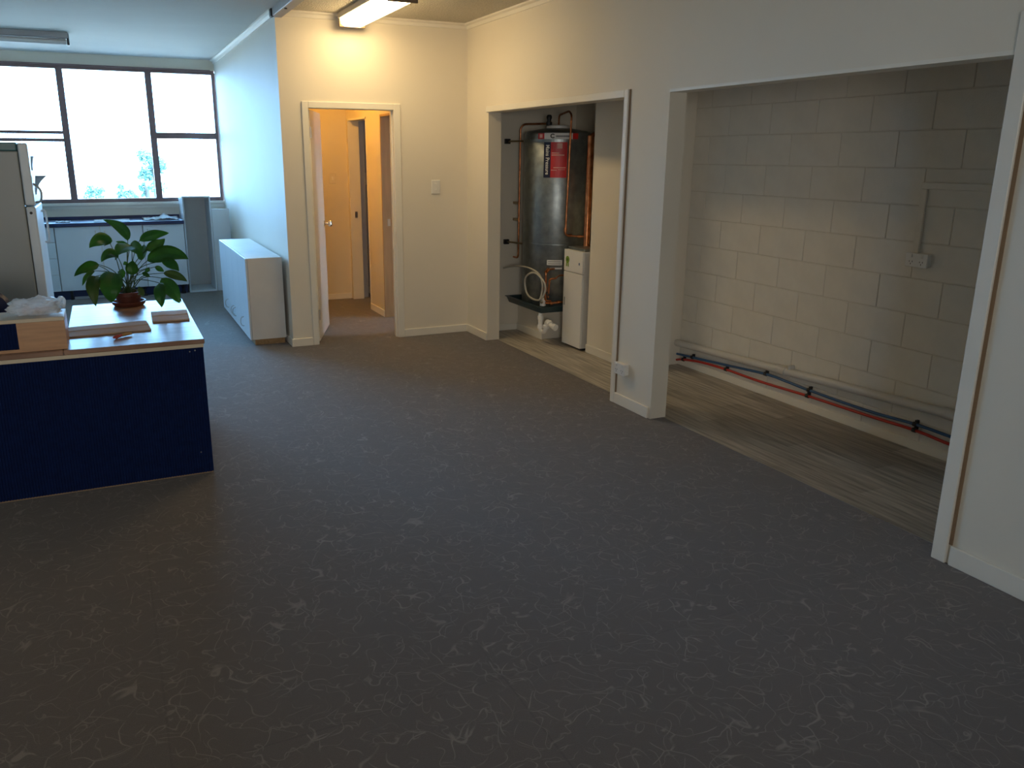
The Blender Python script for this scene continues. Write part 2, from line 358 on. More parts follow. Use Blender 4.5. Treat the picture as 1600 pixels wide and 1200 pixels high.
# opening 2: right leg and a brown strip standing for its edge shadow
structure('trim_6', bx(XR-.016, O2R-.062, 0, XR, O2R, ZC-.6, bev=.003), M_['trim'])
structure('edge_shade_2', bx(XR-.005, O2R-.076, .085, XR, O2R-.062, ZC-.6), M_['shade_and_base'])
structure('trim_8', bx(XR-.004, O2R-.0, O2Z-.004, XT, O2L, O2Z+.012), M_['trim'])
# main door frame
b = BM()
box(b, DX0-.053, YD-.016, 0, DX0, YD, DZ+.053, bev=.004); box(b, DX1, YD-.016, 0, DX1+.062, YD, DZ+.053, bev=.004); box(b, DX0, YD-.016, DZ, DX1, YD, DZ+.053, bev=.004)
box(b, DX0-.02, YD, 0, DX0, YD+.1, DZ); box(b, DX1, YD, 0, DX1+.02, YD+.1, DZ); box(b, DX0-.02, YD, DZ, DX1+.02, YD+.1, DZ+.02)
box(b, DX0, YD+.03, 0, DX0+.01, YD+.055, DZ); box(b, DX1-.01, YD+.03, 0, DX1, YD+.055, DZ)
door = structure('door_1', b, M_['trim'], loc=(DX0, YD, 0))
# leaf, opened into the hall
a = math.radians(69.5); H0 = Vector((DX0+.012, YD+.085, 0)); R = Matrix.Translation(H0) @ Matrix.Rotation(a, 4, 'Z')
def leafpart(name, bm, m, parent=door, **k):
    bmesh.ops.transform(bm, matrix=R, verts=bm.verts); return structure(name, bm, M_[m], parent, **k)
leaf = leafpart('door_leaf', bx(0, -.018, .012, .73, .018, DZ-.005, bev=.002), 'trim')
k = lathe(BM(), [(.0, 0), (.027, 0), (.027, .005), (.010, .010), (.010, .035), (.020, .038), (.031, .052), (.031, .064), (.020, .075), (0, .078)], (0, 0, 0), 20, 'y')
bmesh.ops.scale(k, vec=(1, -1, 1), verts=k.verts); bmesh.ops.translate(k, verts=k.verts, vec=(.665, -.018, .995)); leafpart('door_knob', k, 'chrome', leaf, smooth=True)
k = lathe(BM(), [(.0, 0), (.027, 0), (.027, .005), (.010, .010), (.010, .035), (.020, .038), (.031, .052), (.031, .064), (.020, .075), (0, .078)], (.665, .018, .995), 20, 'y')
leafpart('door_knob', k, 'chrome', leaf, smooth=True)
for z in (.25, 1.8): leafpart('hinge', bx(-.012, -.03, z-.045, .004, -.016, z+.045), 'steel', leaf)
# ------------------------------------------------------------------ the hall behind the door
HX = 2.50
structure('wall_hall_back', bx(XJ+.1, 9.1, -.1, HX+.12, 9.2, 2.45), M_['hallwall'])
b = BM(); box(b, HX, 7.86, -.1, HX+.12, 8.33, 2.45); box(b, HX, 8.33, 2.0, HX+.12, 9.1, 2.45); box(b, HX, 7.08, 2.0, HX+.12, 7.86, 2.45); box(b, HX, YD+.1, -.1, HX+.12, 7.08, 2.45)
box(b, HX, 9.04, -.1, HX+.12, 9.1, 2.0)
structure('wall_hall_right', b, M_['hallwall'])
structure('wall_small_room', bx(HX+.12, 9.36, -.1, 4.4, 9.46, 2.45), M_['roomgrey'])
structure('wall_small_room_side', bx(4.3, YD+.1, -.1, 4.4, 9.36, 2.45), M_['roomgrey'])
structure('wall_small_room_divider', bx(HX+.12, 8.05, -.1, 4.3, 8.12, 2.45), M_['roomgrey'])
structure('wall_near_room_end', bx(HX+.125, 9.1, -.1, HX+.2, 9.36, 2.45), M_['roomgrey'])
skirt('baseboard_hall_back', XJ+.1, 9.088, HX-.01, 9.1, .065); skirt('baseboard_hall_nib', HX-.012, 7.86, HX, 8.33, .07); skirt('baseboard_small_room', HX+.2, 9.348, 4.3, 9.36, .08)
for n, ya, yb_ in (('door_2', 8.33, 9.04), ('door_3', 7.08, 7.86)):
    b = BM(); box(b, HX-.004, yb_-.02, 0, HX+.12, yb_, 2.0); box(b, HX-.004, ya, 0, HX+.12, ya+.02, 2.0); box(b, HX-.004, ya, 1.98, HX+.12, yb_, 2.0)
    d = structure(n, b, M_['tanjamb' if n == 'door_3' else 'trim'], loc=(HX, ya, 0))
    structure('strike_plate', bx(HX+.045, yb_-.023, .93, HX+.075, yb_-.02, 1.0), M_['steel'], d)
# near room doorway: brown shade in the gap is tinted into its jamb
for n, p in (('hall', (2.33, 9.094, 1.36)),):
    t = thing('light_switch', (2.33, 9.1, 1.36), 'small switch plate on the yellow-lit back wall of the hall seen through the doorway', 'switch')
    obj('cover_plate', bx(2.285, 9.091, 1.31, 2.36, 9.1, 1.42, bev=.003), M_['hallwall'], t)
    obj('rocker', bx(2.31, 9.086, 1.345, 2.335, 9.092, 1.385, bev=.002), M_['trim'], t)
t = thing('light_switch', (2.78, 9.36, 1.34), 'white switch plate on the grey wall glimpsed through the far hall doorway', 'switch')
obj('cover_plate', bx(2.735, 9.351, 1.28, 2.825, 9.36, 1.42, bev=.003), M_['plug'], t); obj('rocker', bx(2.765, 9.345, 1.33, 2.795, 9.352, 1.37, bev=.002), M_['plug'], t)
t = thing('hall_ceiling_lamp', (1.80, 8.15, 2.45), 'warm round globe lamp on the ceiling of the hall behind the open door', 'lamp')
obj('lamp_base', lathe(BM(), [(0, 2.45), (.06, 2.45), (.06, 2.425), (0, 2.425)], (1.80, 8.15, 0), 20), M_['white'], t)
obj('lamp_globe', lathe(BM(), [(0, 2.425), (.05, 2.42), (.09, 2.385), (.09, 2.345), (.06, 2.31), (0, 2.295)], (1.80, 8.15, 0), 20), M_['bulb'], t, smooth=True)
t = thing('small_room_lamp', (3.5, 8.8, 2.45), 'round globe lamp on the ceiling of the small room off the hall', 'lamp')
obj('lamp_base', lathe(BM(), [(0, 2.45), (.06, 2.45), (.06, 2.425), (0, 2.425)], (3.5, 8.8, 0), 20), M_['white'], t)
m2 = mat('lit_small_globe', (.9, .9, .9), .4, emit=(1, .85, .8), estr=4)
obj('lamp_globe', lathe(BM(), [(0, 2.425), (.05, 2.42), (.09, 2.385), (.09, 2.345), (.06, 2.31), (0, 2.295)], (3.5, 8.8, 0), 20), m2, t, smooth=True)
# ------------------------------------------------------------------ windows
def pane(parent, x0, x1, z0, z1, y): structure('window_pane', bx(x0, y, z0, x1, y+.005, z1), M_['glass'], parent)
yw = YW+.02; xm = [-2.05, -1.29, -.345, .595, 1.335]; zb, zt = 1.085, 2.553
b = BM()
box(b, xm[0], yw, zt, xm[-1]+.017, yw+.07, zt+.045); box(b, xm[0], yw, 1.04, xm[-1]+.017, yw+.07, zb+.015)
for i, x in enumerate(xm):
    w = .036 if 0 < i < 4 else .022
    box(b, x-w, yw-.01, 1.06, x+w, yw+.07, zt+.02)
box(b, xm[3], yw, 1.800, xm[4], yw+.06, 1.872)
for i in (0, 1): box(b, xm[i], yw, 1.838, xm[i+1], yw+.05, 1.872); box(b, xm[i], yw-.012, 1.752, xm[i+1], yw+.03, 1.788)
win = structure('window_1', b, M_['winframe'], loc=(0, YW, 1))
for i in range(4):
    zs = [(zb, zt)] if i == 2 else ([(zb, 1.800), (1.872, zt)] if i == 3 else [(zb, 1.752), (1.788, 1.838), (1.872, zt)])
    for z0, z1 in zs: pane(win, xm[i]+.028, xm[i+1]-.028, z0, z1, yw+.03)
structure('curtain_rail', bx(XL+.1, YW-.03, 2.585, 1.30, YW-.004, 2.602), M_['winframe'], win)
structure('window_sill', bx(XL, YW-.035, 1.022, XJ, YW+.02, 1.055, bev=.004), M_['trim'], win)
structure('sill_lip', bx(XL, YW-.012, .985, XJ, YW, 1.022), M_['trim'], win)
# window behind the camera
b = BM(); y0 = YB-.08
for x in (-1.75, -.9, -.04): box(b, x, y0, .9, x+.04, y0+.05, 2.2)
box(b, -1.75, y0, .9, 0, y0+.05, .94); box(b, -1.75, y0, 2.16, 0, y0+.05, 2.2)
w2 = structure('window_2', b, M_['winframe'], loc=(-.9, YB, .9)); pane(w2, -1.71, -.9, .94, 2.16, y0+.02); pane(w2, -.86, -.04, .94, 2.16, y0+.02)
# ------------------------------------------------------------------ light fittings, ceiling rail
t = thing('fluorescent_batten', (1.95, 6.17, ZC), 'lit white fluorescent batten glowing on the ceiling above the door wall', 'light fitting')
obj('housing', bx(1.835, 5.55, ZC-.045, 2.065, 6.80, ZC-.001, bev=.004), M_['lampmetal'], t)
b = BM(); pr = [(1.85, ZC-.045), (1.858, ZC-.085), (1.885, ZC-.103), (2.015, ZC-.103), (2.042, ZC-.085), (2.05, ZC-.045)]
A = [b.verts.new((x, 5.565, z)) for x, z in pr]; B = [b.verts.new((x, 6.785, z)) for x, z in pr]
for i in range(6): b.faces.new((A[i], A[(i+1) % 6], B[(i+1) % 6], B[i]))
b.faces.new(A[::-1]); b.faces.new(B)
obj('diffuser', b, M_['diffuser_on'], t)
for ya in (5.548, 6.787):
    obj('end_cap', bx(1.842, ya, ZC-.107, 2.058, ya+.015, ZC-.002, bev=.003), M_['lampend'], t)
t = thing('fluorescent_batten', (-.95, 9.1, ZC), 'unlit slim fluorescent batten on the ceiling in front of the big window', 'light fitting')
obj('housing', bx(-1.65, 8.98, ZC-.055, -.17, 9.12, ZC-.001, bev=.004), M_['beam'], t)
obj('diffuser', tb([(-1.64, 9.05, ZC-.082), (-.19, 9.05, ZC-.082)], .026, 12), M_['diffuser_off'], t, smooth=True)
for x in (-1.66, -.185): obj('lamp_holder', bx(x, 8.99, ZC-.115, x+.02, 9.11, ZC-.01, bev=.003), M_['black'], t)
t = thing('ceiling_rail', (1.355, 6.88, ZC), 'grey boxed rail running along the ceiling joint towards the partition corner', 'rail')
obj('rail_body', bx(1.318, 1.5, ZC-.062, 1.40, 6.86, ZC-.001, bev=.004), M_['beam'], t)
obj('rail_end_cap', bx(1.305, 6.80, ZC-.066, 1.33, 6.862, ZC-.006, bev=.003), M_['black'], t)
for y in (5.95, 6.4): obj('screw_cover', lathe(BM(), [(0, 0), (.012, 0), (.010, .008), (0, .008)], (1.34, y, ZC-.070), 12), M_['black'], t)
# ------------------------------------------------------------------ switch and sockets
t = thing('light_switch', (2.695, YD, 1.346), 'white two-rocker switch plate on the cream wall right of the door', 'switch')
pl = obj('cover_plate', bx(2.655, YD-.010, 1.286, 2.737, YD, 1.406, bev=.003), M_['plug'], t)
for z in (1.325, 1.366): obj('rocker', bx(2.688, YD-.016, z-.011, 2.704, YD-.008, z+.011, bev=.002), M_['plug'], pl)
def gpo(t, x, y0, y1, z0, z1, d=.032):
    body = obj('mounting_block', bx(x-d, y0+.002, z0, x, y1-.002, z1, bev=.004), M_['plug'], t)
    pl = obj('cover_plate', bx(x-d-.008, y0, z0-.002, x-d, y1, z1+.002, bev=.003), M_['plug'], t)
    yc = (y0+y1)/2; zc = (z0+z1)/2
    for s in (-1, 1):
        yy = yc+s*.032
        obj('rocker', bx(x-d-.015, yy-.008, z1-.022, x-d-.007, yy+.008, z1-.004, bev=.002), M_['plug'], pl)
        q = BM()
        for dy, dz in ((-.009, 0), (.009, 0), (0, -.013)): box(q, x-d-.0088, yy+dy-.0015, zc+dz-.012, x-d-.0078, yy+dy+.0015, zc+dz-.004)
        obj('pin_slots', q, M_['black'], pl)
t = thing('power_socket', (XR, 4.295, .262), 'white double power socket low on the pillar between the two alcoves', 'socket'); gpo(t, XR, 4.232, 4.352, .222, .298)
t = thing('power_socket', (XB, 3.04, 1.07), 'double power socket mounted on the painted block wall under its conduit', 'socket'); gpo(t, XB-.001, 2.975, 3.112, 1.035, 1.108, .03)
t = thing('cable_trunking', (XB, 3.06, 1.3), 'cream cable trunking running down the block wall to the socket', 'conduit')
obj('trunking_drop', bx(XB-.018, 3.055, 1.108, XB-.001, 3.092, 1.455, bev=.003), M_['block'], t)
obj('trunking_run', bx(XB-.018, .93, 1.455, XB-.001, 3.092, 1.492, bev=.003), M_['block'], t)
# ------------------------------------------------------------------ pipes along the block wall
t = thing('waste_pipe', (XB-.04, 4, .22), 'thick grey painted waste pipe running along the block wall', 'pipe')
xp = XB-.034
obj('pipe_run', tb([(xp, 5.058, .178), (xp, 3.93, .224), (xp, .91, .352)], .027, 16), M_['greypipe'], t, smooth=True)
for y, z in ((3.93, .224), (2.70, .276)):
    obj('pipe_joint', tb([(xp, y-.04, z-.0017), (xp, y+.04, z+.0017)], .033, 16), M_['greypipe'], t, smooth=True)
for y, z in ((3.86, .227), (2.2, .297), (1.3, .335)):
    obj('pipe_bracket', bx(xp-.02, y-.008, z+.02, XB-.001, y+.008, z+.048, bev=.003), M_['greypipe'], t)
blue = [(5.058, .085), (4.87, .099), (4.476, .128), (4.084, .159), (3.879, .155), (3.69, .147), (3.237, .141), (2.91, .155), (2.67, .151), (2.2, .145), (1.6, .15), (.91, .14)]
red = [(5.058, .036), (4.977, .056), (4.77, .083), (4.481, .095), (4.119, .093), (3.699, .106), (3.234, .112), (2.91, .120), (2.67, .108), (2.2, .105), (1.6, .11), (.91, .10)]
for nm, P, mm, cl, lab in (('water_pipe', blue, 'blue', (4.89, 4.086, 3.693, 2.912), 'blue plastic water pipe clipped along the bottom of the block wall'), ('water_pipe', red, 'red', (4.98, 4.481, 3.70, 2.91), 'red plastic water pipe clipped along the bottom of the block wall')):
    t = thing(nm, (XB-.025, 4, .1), lab, 'pipe'); pth = smoothpath([(XB-.024, y, z) for y, z in P], 6)
    obj('pipe_run', tb(pth, .009, 10), M_[mm], t, smooth=True)
    for y in cl + (2.1, 1.4):
        p = min(pth, key=lambda v: abs(v.y-y))
        q = tb([(p.x, p.y-.011, p.z), (p.x, p.y+.011, p.z)], .0135, 12); box(q, p.x+.003, p.y-.007, p.z+.004, XB-.0005, p.y+.007, p.z+.024)
        obj('pipe_clip', q, M_['black'], t)
# ------------------------------------------------------------------ alcove 1: plinth, tray, water cylinder, pipes
pl = thing('cylinder_plinth', (3.75, 6.53, 0), 'cream boxed plinth carrying the water cylinder in the alcove', 'plinth')
obj('plinth_box', bx(3.485, 6.285, 0, XB-.01, 6.775, .277, bev=.003), M_['wall'], pl)
obj('plinth_skirting', bx(3.473, 6.273, 0, 3.485, 6.772, .065, bev=.002), M_['trim'], pl)
t = thing('drip_tray', (3.71, 6.42, .28), 'dark green metal drip tray under the water cylinder', 'tray')
b = BM()
x0, x1, y0, y1 = 3.345, XB-.012, 6.085, 6.775; z0, z1 = .28, .335
def ring(o, z): return [b.verts.new(v) for v in ((x0+o, y0+o, z), (x1-o, y0+o, z), (x1-o, y1-o, z), (x0+o, y1-o, z))]
rs = [ring(.03, z0), ring(.012, z1-.006), ring(0, z1), ring(0, z1+.004), ring(.022, z1+.004), ring(.04, z0+.006)]
for i in range(5):
    for k in range(4): b.faces.new((rs[i][k], rs[i][(k+1) % 4], rs[i+1][(k+1) % 4], rs[i+1][k]))
b.faces.new(rs[0][::-1]); b.faces.new(rs[5])
obj('tray_body', b, M_['tray'], t)
TC = Vector((3.668, 6.42, 0)); TR = .292
t = tank = thing('water_cylinder', (TC.x, TC.y, .29), 'tall galvanised hot water cylinder standing in the alcove', 'water heater')
prof = [(0, .288), (TR-.01, .288), (TR, .30), (TR, 1.80), (TR-.008, 1.815), (TR-.03, 1.828), (.12, 1.852), (0, 1.855)]
obj('cylinder_jacket', lathe(BM(), prof, TC, 64), M_['galv'], t, smooth=True)
obj('jacket_seam', lathe(BM(), [(TR-.003, .862), (TR+.0016, .864), (TR+.0016, .872), (TR-.003, .874)], TC, 64), M_['galv'], t)
obj('top_cap', lathe(BM(), [(.09, 1.846), (.10, 1.85), (.10, 1.872), (.09, 1.88), (0, 1.88)], TC, 32), M_['pvc'], t, smooth=True)
def on_tank(u, z, off): # u = arc length across the front, positive to the viewer's right
    a = ANG - u/TR
    a = ANG + u/TR
    return Vector((TC.x+(TR+off)*math.cos(a), TC.y+(TR+off)*math.sin(a), z))
ANG = math.atan2(-5.9-.0, -3.05)  # faces the room
ANG = math.radians(-120.5)
def patch(u0, u1, z0, z1, off, n=10):
    b = BM(); A = [[b.verts.new(on_tank(u0+(u1-u0)*i/n, z, o_)) for z, o_ in ((z0, off), (z1, off), (z1, .0005), (z0, .0005))] for i in range(n+1)]
    for i in range(n):
        for k in range(4): b.faces.new((A[i][k], A[i][(k+1) % 4], A[i+1][(k+1) % 4], A[i+1][k]))
    b.faces.new(A[0][::-1]); b.faces.new(A[-1]); return b
def text_bm(s, size, place, parent, name, m, bold=.0, align='CENTER'):
    cu = bpy.data.curves.new('t', 'FONT'); cu.body = s; cu.size = size; cu.align_x = align; cu.align_y = 'CENTER'; cu.offset = bold; cu.resolution_u = 3
    o = bpy.data.objects.new('t', cu); COL.objects.link(o)
    me = o.to_mesh().copy() if False else bpy.data.meshes.new_from_object(o.evaluated_get(bpy.context.evaluated_depsgraph_get()))
    bpy.data.objects.remove(o); b = BM(); b.from_mesh(me); bpy.data.meshes.remove(me)
    bmesh.ops.subdivide_edges(b, edges=[e for e in b.edges if e.calc_length() > size*.3], cuts=1)
    for v in b.verts: v.co = place(v.co.x, v.co.y)
    return obj(name, b, m, parent)
LC = -.015   # centre of the label
lab = obj('label_sheet', patch(LC-.095, LC+.105, 1.44, 1.738, .0012), M_['label_red'], t, label='red and navy printed label')
obj('label_strip', patch(LC-.096, LC-.035, 1.439, 1.739, .0016), M_['label_navy'], lab)
text_bm('Mains Pressure', .046, lambda x, y: on_tank(LC-.064+y, 1.588-x*.88, .0022), lab, 'lettering', M_['paper'], .0006)
obj('emblem', (lambda b: b)(patch(LC+.018, LC+.062, 1.680, 1.724, .0020, 6)), M_['pink'], lab)
for z, a_, c_, h in ((1.640, -.028, .035, .007), (1.622, -.028, .08, .009), (1.520, -.01, .095, .006), (1.500, -.03, .02, .005), (1.505, .03, .09, .004)):
    obj('small_print', patch(LC+a_, LC+c_, z, z+h, .0020, 5), M_['pink'], lab)
band = obj('label_band', patch(-.17, .19, 1.758, 1.806, .0012, 14), M_['label_red'], t, label='red and white printed band')
obj('band_panel', patch(-.11, .135, 1.752, 1.808, .0020), M_['paper'], band)
text_bm('C', .05, lambda x, y: on_tank(-.04+x, 1.781+y, .0030), band, 'lettering', M_['black'], .002)
obj('band_emblem', patch(-.155, -.128, 1.768, 1.798, .0020, 4), M_['pink'], band)
obj('small_print', patch(-.01, .115, 1.774, 1.788, .0028), M_['ink'], band)
nl = obj('notice_label', patch(-.06, .075, .690, .735, .0012), M_['paper'], t, label='small white notice label')
for z in (.700, .718): obj('small_print', patch(-.05, .062, z, z+.006, .0018, 5), M_['ink'], nl)
obj('lower_label', patch(-.035, .075, .655, .668, .0012), M_['paper'], t)
# restraint straps with wall brackets
for z in (1.745, .845):
    t2 = thing('cylinder_strap', (3.4, 6.7, z), 'steel restraint strap round the %s of the water cylinder' % ('top' if z > 1 else 'lower half'), 'strap')
    b = BM(); n = 40; rr = []
    for i in range(n+1):
        a = math.radians(150+(330-150)*i/n) if False else math.radians(-210+190*i/n)
        c, s = math.cos(a), math.sin(a)
        rr.append([b.verts.new((TC.x+(TR+o_)*c, TC.y+(TR+o_)*s, zz)) for zz, o_ in ((z-.012, .0035), (z+.012, .0035), (z+.012, .007), (z-.012, .007))])
    if z > 1:
        for i in range(n):
            for k in range(4): b.faces.new((rr[i][k], rr[i][(k+1) % 4], rr[i+1][(k+1) % 4], rr[i+1][k]))
        b.faces.new(rr[0][::-1]); b.faces.new(rr[-1]); obj('strap_band', b, M_['galv'], t2)
    else: b.free()
    obj('strap_bar', tb([(3.352, 6.78, z), (3.40, 6.60, z), (3.42, 6.50, z-.002)], .008, 8), M_['brass'], t2, smooth=True)
    obj('wall_bracket', bx(3.325, 6.755, z-.022, 3.375, 6.785, z+.022, bev=.003), M_['black'], t2)
    obj('strap_bolt', tb([(3.405, 6.50, z-.004), (3.435, 6.47, z-.004)], .017, 10), M_['brass'], t2, smooth=True)
# copper pipework
t = thing('copper_pipework', (3.45, 6.66, .9), 'thin copper pipe running from the cylinder top down its left side', 'pipe')
obj('pipe_run', tb(bendpath([(3.60, 6.44, 1.892), (3.46, 6.66, 1.892), (3.435, 6.68, 1.86), (3.432, 6.68, .86), (3.432, 6.68, .70), (3.432, 6.777, .70)], .04), .0085, 10), M_['copper'], t, smooth=True)
for z in (1.2, 1.05): obj('pipe_clip', bx(3.42, 6.68, z-.012, 3.446, 6.784, z+.012, bev=.002), M_['brass'], t)
t = thing('relief_valve', (3.60, 6.43, 1.88), 'black relief valve on top of the water cylinder', 'valve')
obj('valve_body', lathe(BM(), [(0, 1.875), (.022, 1.875), (.026, 1.885), (.026, 1.905), (.018, 1.91), (.018, 1.93), (0, 1.93)], (3.585, 6.43, 0), 16), M_['black'], t, smooth=True)
obj('valve_cap', lathe(BM(), [(0, 1.93), (.022, 1.93), (.024, 1.95), (.016, 1.965), (0, 1.967)], (3.585, 6.43, 0), 16), M_['black'], t, smooth=True)
t = thing('copper_pipework', (3.6, 6.1, .96), 'copper pipe looping over the cylinder top and down its right front', 'pipe')
obj('pipe_run', tb(bendpath([(3.665, 6.40, 1.875), (3.655, 6.38, 1.962), (3.62, 6.15, 1.985), (3.60, 6.075, 1.95), (3.575, 6.075, .955), (3.69, 6.03, .948), (3.735, 5.985, .947)], .03), .0085, 10), M_['copper'], t, smooth=True)
for p, q_ in (((3.575, 6.075, .99), (3.575, 6.075, 1.02)), ((3.60, 6.073, .954), (3.635, 6.070, .953)), ((3.68, 6.035, .948), (3.705, 6.01, .947))):
    obj('pipe_joint', tb([p, q_], .0125, 12), M_['copper'], t, smooth=True)
t = thing('copper_riser', (3.86, 6.02, .872), 'wide copper riser pipe at the right of the water cylinder', 'pipe')
obj('pipe_run', tb([(3.735, 5.985, .8685), (3.745, 5.99, 1.78), (3.90, 6.02, 1.85), (4.06, 6.02, 1.85)], .028, 16), M_['copper'], t, smooth=True)
# lower valve set
t = thing('valve_pipework', (3.5, 6.1, .4), 'copper valve pipework and fittings at the foot of the cylinder', 'pipework')
obj('pipe_run', tb(bendpath([(3.50, 6.12, .665), (3.415, 6.10, .665), (3.395, 6.08, .64), (3.395, 6.08, .40), (3.46, 6.10, .385)], .02), .009, 10), M_['copper'], t, smooth=True)
obj('pipe_branch', tb(bendpath([(3.40, 6.04, .43), (3.40, 6.02, .595), (3.44, 5.99, .60), (3.53, 5.99+.095, .61), (3.60, 6.085, .61)], .03), .008, 10), M_['copper'], t, smooth=True)
obj('pipe_branch', tb(bendpath([(3.41, 6.10, .372), (3.46, 6.095, .368), (3.60, 6.085, .372)], .02), .010, 10), M_['copper'], t, smooth=True)
for p, q_ in (((3.45, 6.095, .366), (3.475, 6.095, .366)), ((3.52, 6.09, .372), (3.55, 6.088, .374)), ((3.395, 6.08, .48), (3.395, 6.08, .52)), ((3.395, 6.08, .645), (3.43, 6.10, .667))):
    obj('pipe_joint', tb([p, q_], .015, 12), M_['copper'], t, smooth=True)
obj('valve_stem', tb([(3.395, 6.06, .47), (3.395, 6.02, .455)], .010, 8), M_['black'], t, smooth=True)
obj('drain_socket', tb([(3.40, 6.13, .345), (3.40, 6.13, .41)], .026, 14), M_['pvc'], t, smooth=True)
# grey hose
t = thing('flexible_hose', (3.33, 6.2, .5), 'looped grey flexible hose hanging in front of the cylinder', 'hose')
pts = [(3.33, 6.78, .60), (3.34, 6.62, .635), (3.35, 6.45, .655), (3.35, 6.27, .655), (3.36, 6.13, .62), (3.365, 6.08, .54), (3.365, 6.09, .46)]
c = Vector((3.345, 6.185, .510))
for i in range(0, 27):
    a = math.radians(-60-i*14); pts.append((c.x+.004*math.sin(i), c.y-(.19)*math.cos(a), c.z+.118*math.sin(a)))
pts += [(3.355, 6.07, .41), (3.37, 6.10, .385)]
obj('hose_run', tb(smoothpath(pts, 3), .0085, 8), M_['hose'], t, smooth=True)
obj('hose_end', tb([(3.37, 6.10, .392), (3.375, 6.105, .375)], .0125, 10), M_['brass'], t, smooth=True)
# P trap
t = thing('waste_trap', (3.42, 6.17, .1), 'white plastic waste trap hanging below the drip tray', 'trap')
obj('tail_pipe', tb([(3.40, 6.165, .279), (3.40, 6.165, .13)], .021, 16), M_['pvc'], t, smooth=True)
obj('trap_bend', tb(smoothpath([(3.40, 6.165, .135), (3.405, 6.155, .112), (3.41, 6.12, .11), (3.41, 6.09, .135), (3.41, 6.075, .19), (3.41, 6.055, .215), (3.41, 6.02, .205), (3.412, 5.98, .188), (3.42, 5.93, .183)], 4), .019, 14), M_['pvc'], t, smooth=True)
for p, q_ in (((3.40, 6.165, .245), (3.40, 6.165, .215)), ((3.40, 6.165, .165), (3.40, 6.165, .135)), ((3.41, 6.08, .150), (3.41, 6.077, .178)), ((3.41, 6.03, .209), (3.411, 6.005, .199)), ((3.414, 5.955, .187), (3.42, 5.925, .183))):
    obj('slip_nut', tb([p, q_], .0285, 12), M_['pvc'], t, smooth=True)
obj('outlet_pipe', tb([(3.42, 5.93, .183), (3.50, 6.10, .185), (3.55, 6.283, .187)] if False else [(3.42, 5.93, .183), (3.47, 5.93+.155, .186)], .014, 12), M_['pvc'], t, smooth=True)
# white slim cabinet
t = thing('slim_cabinet', (3.78, 5.91, 0), 'tall slim white cabinet unit with a green rosette sticker in front of the cylinder', 'cabinet')
cx0, cy0, cy1 = 3.557, 5.748, 6.052
cb = obj('cabinet_body', bx(cx0+.018, cy0, .02, 3.98, cy1, .845, bev=.003), M_['cabend'], t)
obj('cabinet_base', bx(cx0+.03, cy0+.012, 0, 3.97, cy1-.012, .02), M_['black'], t)
d1 = obj('upper_panel', bx(cx0, cy0+.001, .662, cx0+.018, cy1-.001, .845, bev=.002), M_['plug'], t)
d2 = obj('door', bx(cx0, cy0+.001, .02, cx0+.018, cy1-.001, .656, bev=.002), M_['plug'], t)
obj('handle_recess', bx(cx0-.002, 6.018, .36, cx0+.002, 6.032, .43), M_['ink'], d2)
obj('cabinet_top_tray', bx(cx0+.03, cy0+.02, .845, 3.96, cy1-.012, .868, bev=.004), M_['galv'], t, label='brownish metal top tray')
q = lathe(BM(), [(0, 0), (.030, 0), (.030, .002), (0, .002)], (0, 0, 0), 18, 'x'); bmesh.ops.scale(q, vec=(-1, 1, 1), verts=q.verts); bmesh.ops.translate(q, verts=q.verts, vec=(cx0, 5.992, .760))
for s in (-1, 1):
    vs = [q.verts.new((cx0-.0015, 5.992+s*a, z)) for a, z in ((.002, .745), (.02, .740), (.026, .695), (.014, .705), (.006, .697))]; q.faces.new(vs)
obj('rosette_sticker', q, M_['green'], d1, label='green rosette sticker')
obj('rosette_centre', (lambda q: (bmesh.ops.translate(q, verts=q.verts, vec=(cx0-.004, 5.992, .760)), q)[1])(lathe(BM(), [(0, 0), (.013, 0), (.013, .0015), (0, .0015)], (0, 0, 0), 14, 'x')), M_['leafy'], d1)
obj('corner_label', bx(cx0-.0015, 5.785, .720, cx0, 5.812, .752), M_['paper'], d1); obj('corner_mark', bx(cx0-.0022, 5.79, .732, cx0-.0012, 5.806, .752), M_['blue'], d1)
# ------------------------------------------------------------------ the low white cabinets against the partition
CX0, CX1, CZ0, CZ1 = 1.013, 1.322, .057, .766
base = thing('wall_cabinet_row', (1.17, 7.9, 0), 'wooden plinth under the white cabinets beside the partition', 'plinth')
base.name = 'cabinet_plinth'; ORG[base.name] = ORG.pop('wall_cabinet_row', Vector((1.17, 7.9, 0)))
obj('plinth_board', bx(CX0+.045, 7.085, 0, CX1-.005, 8.74, CZ0), M_['wood_plinth'], base)
units = [(7.041, 7.52, [(7.041, 7.52, 7.36)], 'nearest white wall cabinet of the row standing by the partition'),
         (7.523, 8.298, [(7.523, 7.91, 7.86), (7.913, 8.298, 7.96)], 'middle white double-door cabinet of the row by the partition'),
         (8.301, 8.775, [(8.301, 8.775, 8.36)], 'farthest white cabinet of the row by the partition')]
for ya, yb_, doors, lb in units:
    t = thing('wall_cabinet', (1.17, (ya+yb_)/2, CZ0), lb, 'cabinet', 'white cabinets beside the partition')
    b = BM(); th = .016
    box(b, CX0+.018, ya, CZ0, CX1, yb_, CZ1, bev=.001)
    obj('cabinet_body', b, M_['cabend'], t)
    for da, db, hy in doors:
        d = obj('door', bx(CX0, da+.0025, CZ0+.001, CX0+.016, db-.0025, CZ1-.001, bev=.0015), M_['white'], t)
        obj('handle', tb(smoothpath([(CX0, hy, .125), (CX0-.022, hy, .135), (CX0-.03, hy, .168), (CX0-.022, hy, .20), (CX0, hy, .21)], 4), .0045, 8), M_['steel'], d, smooth=True)
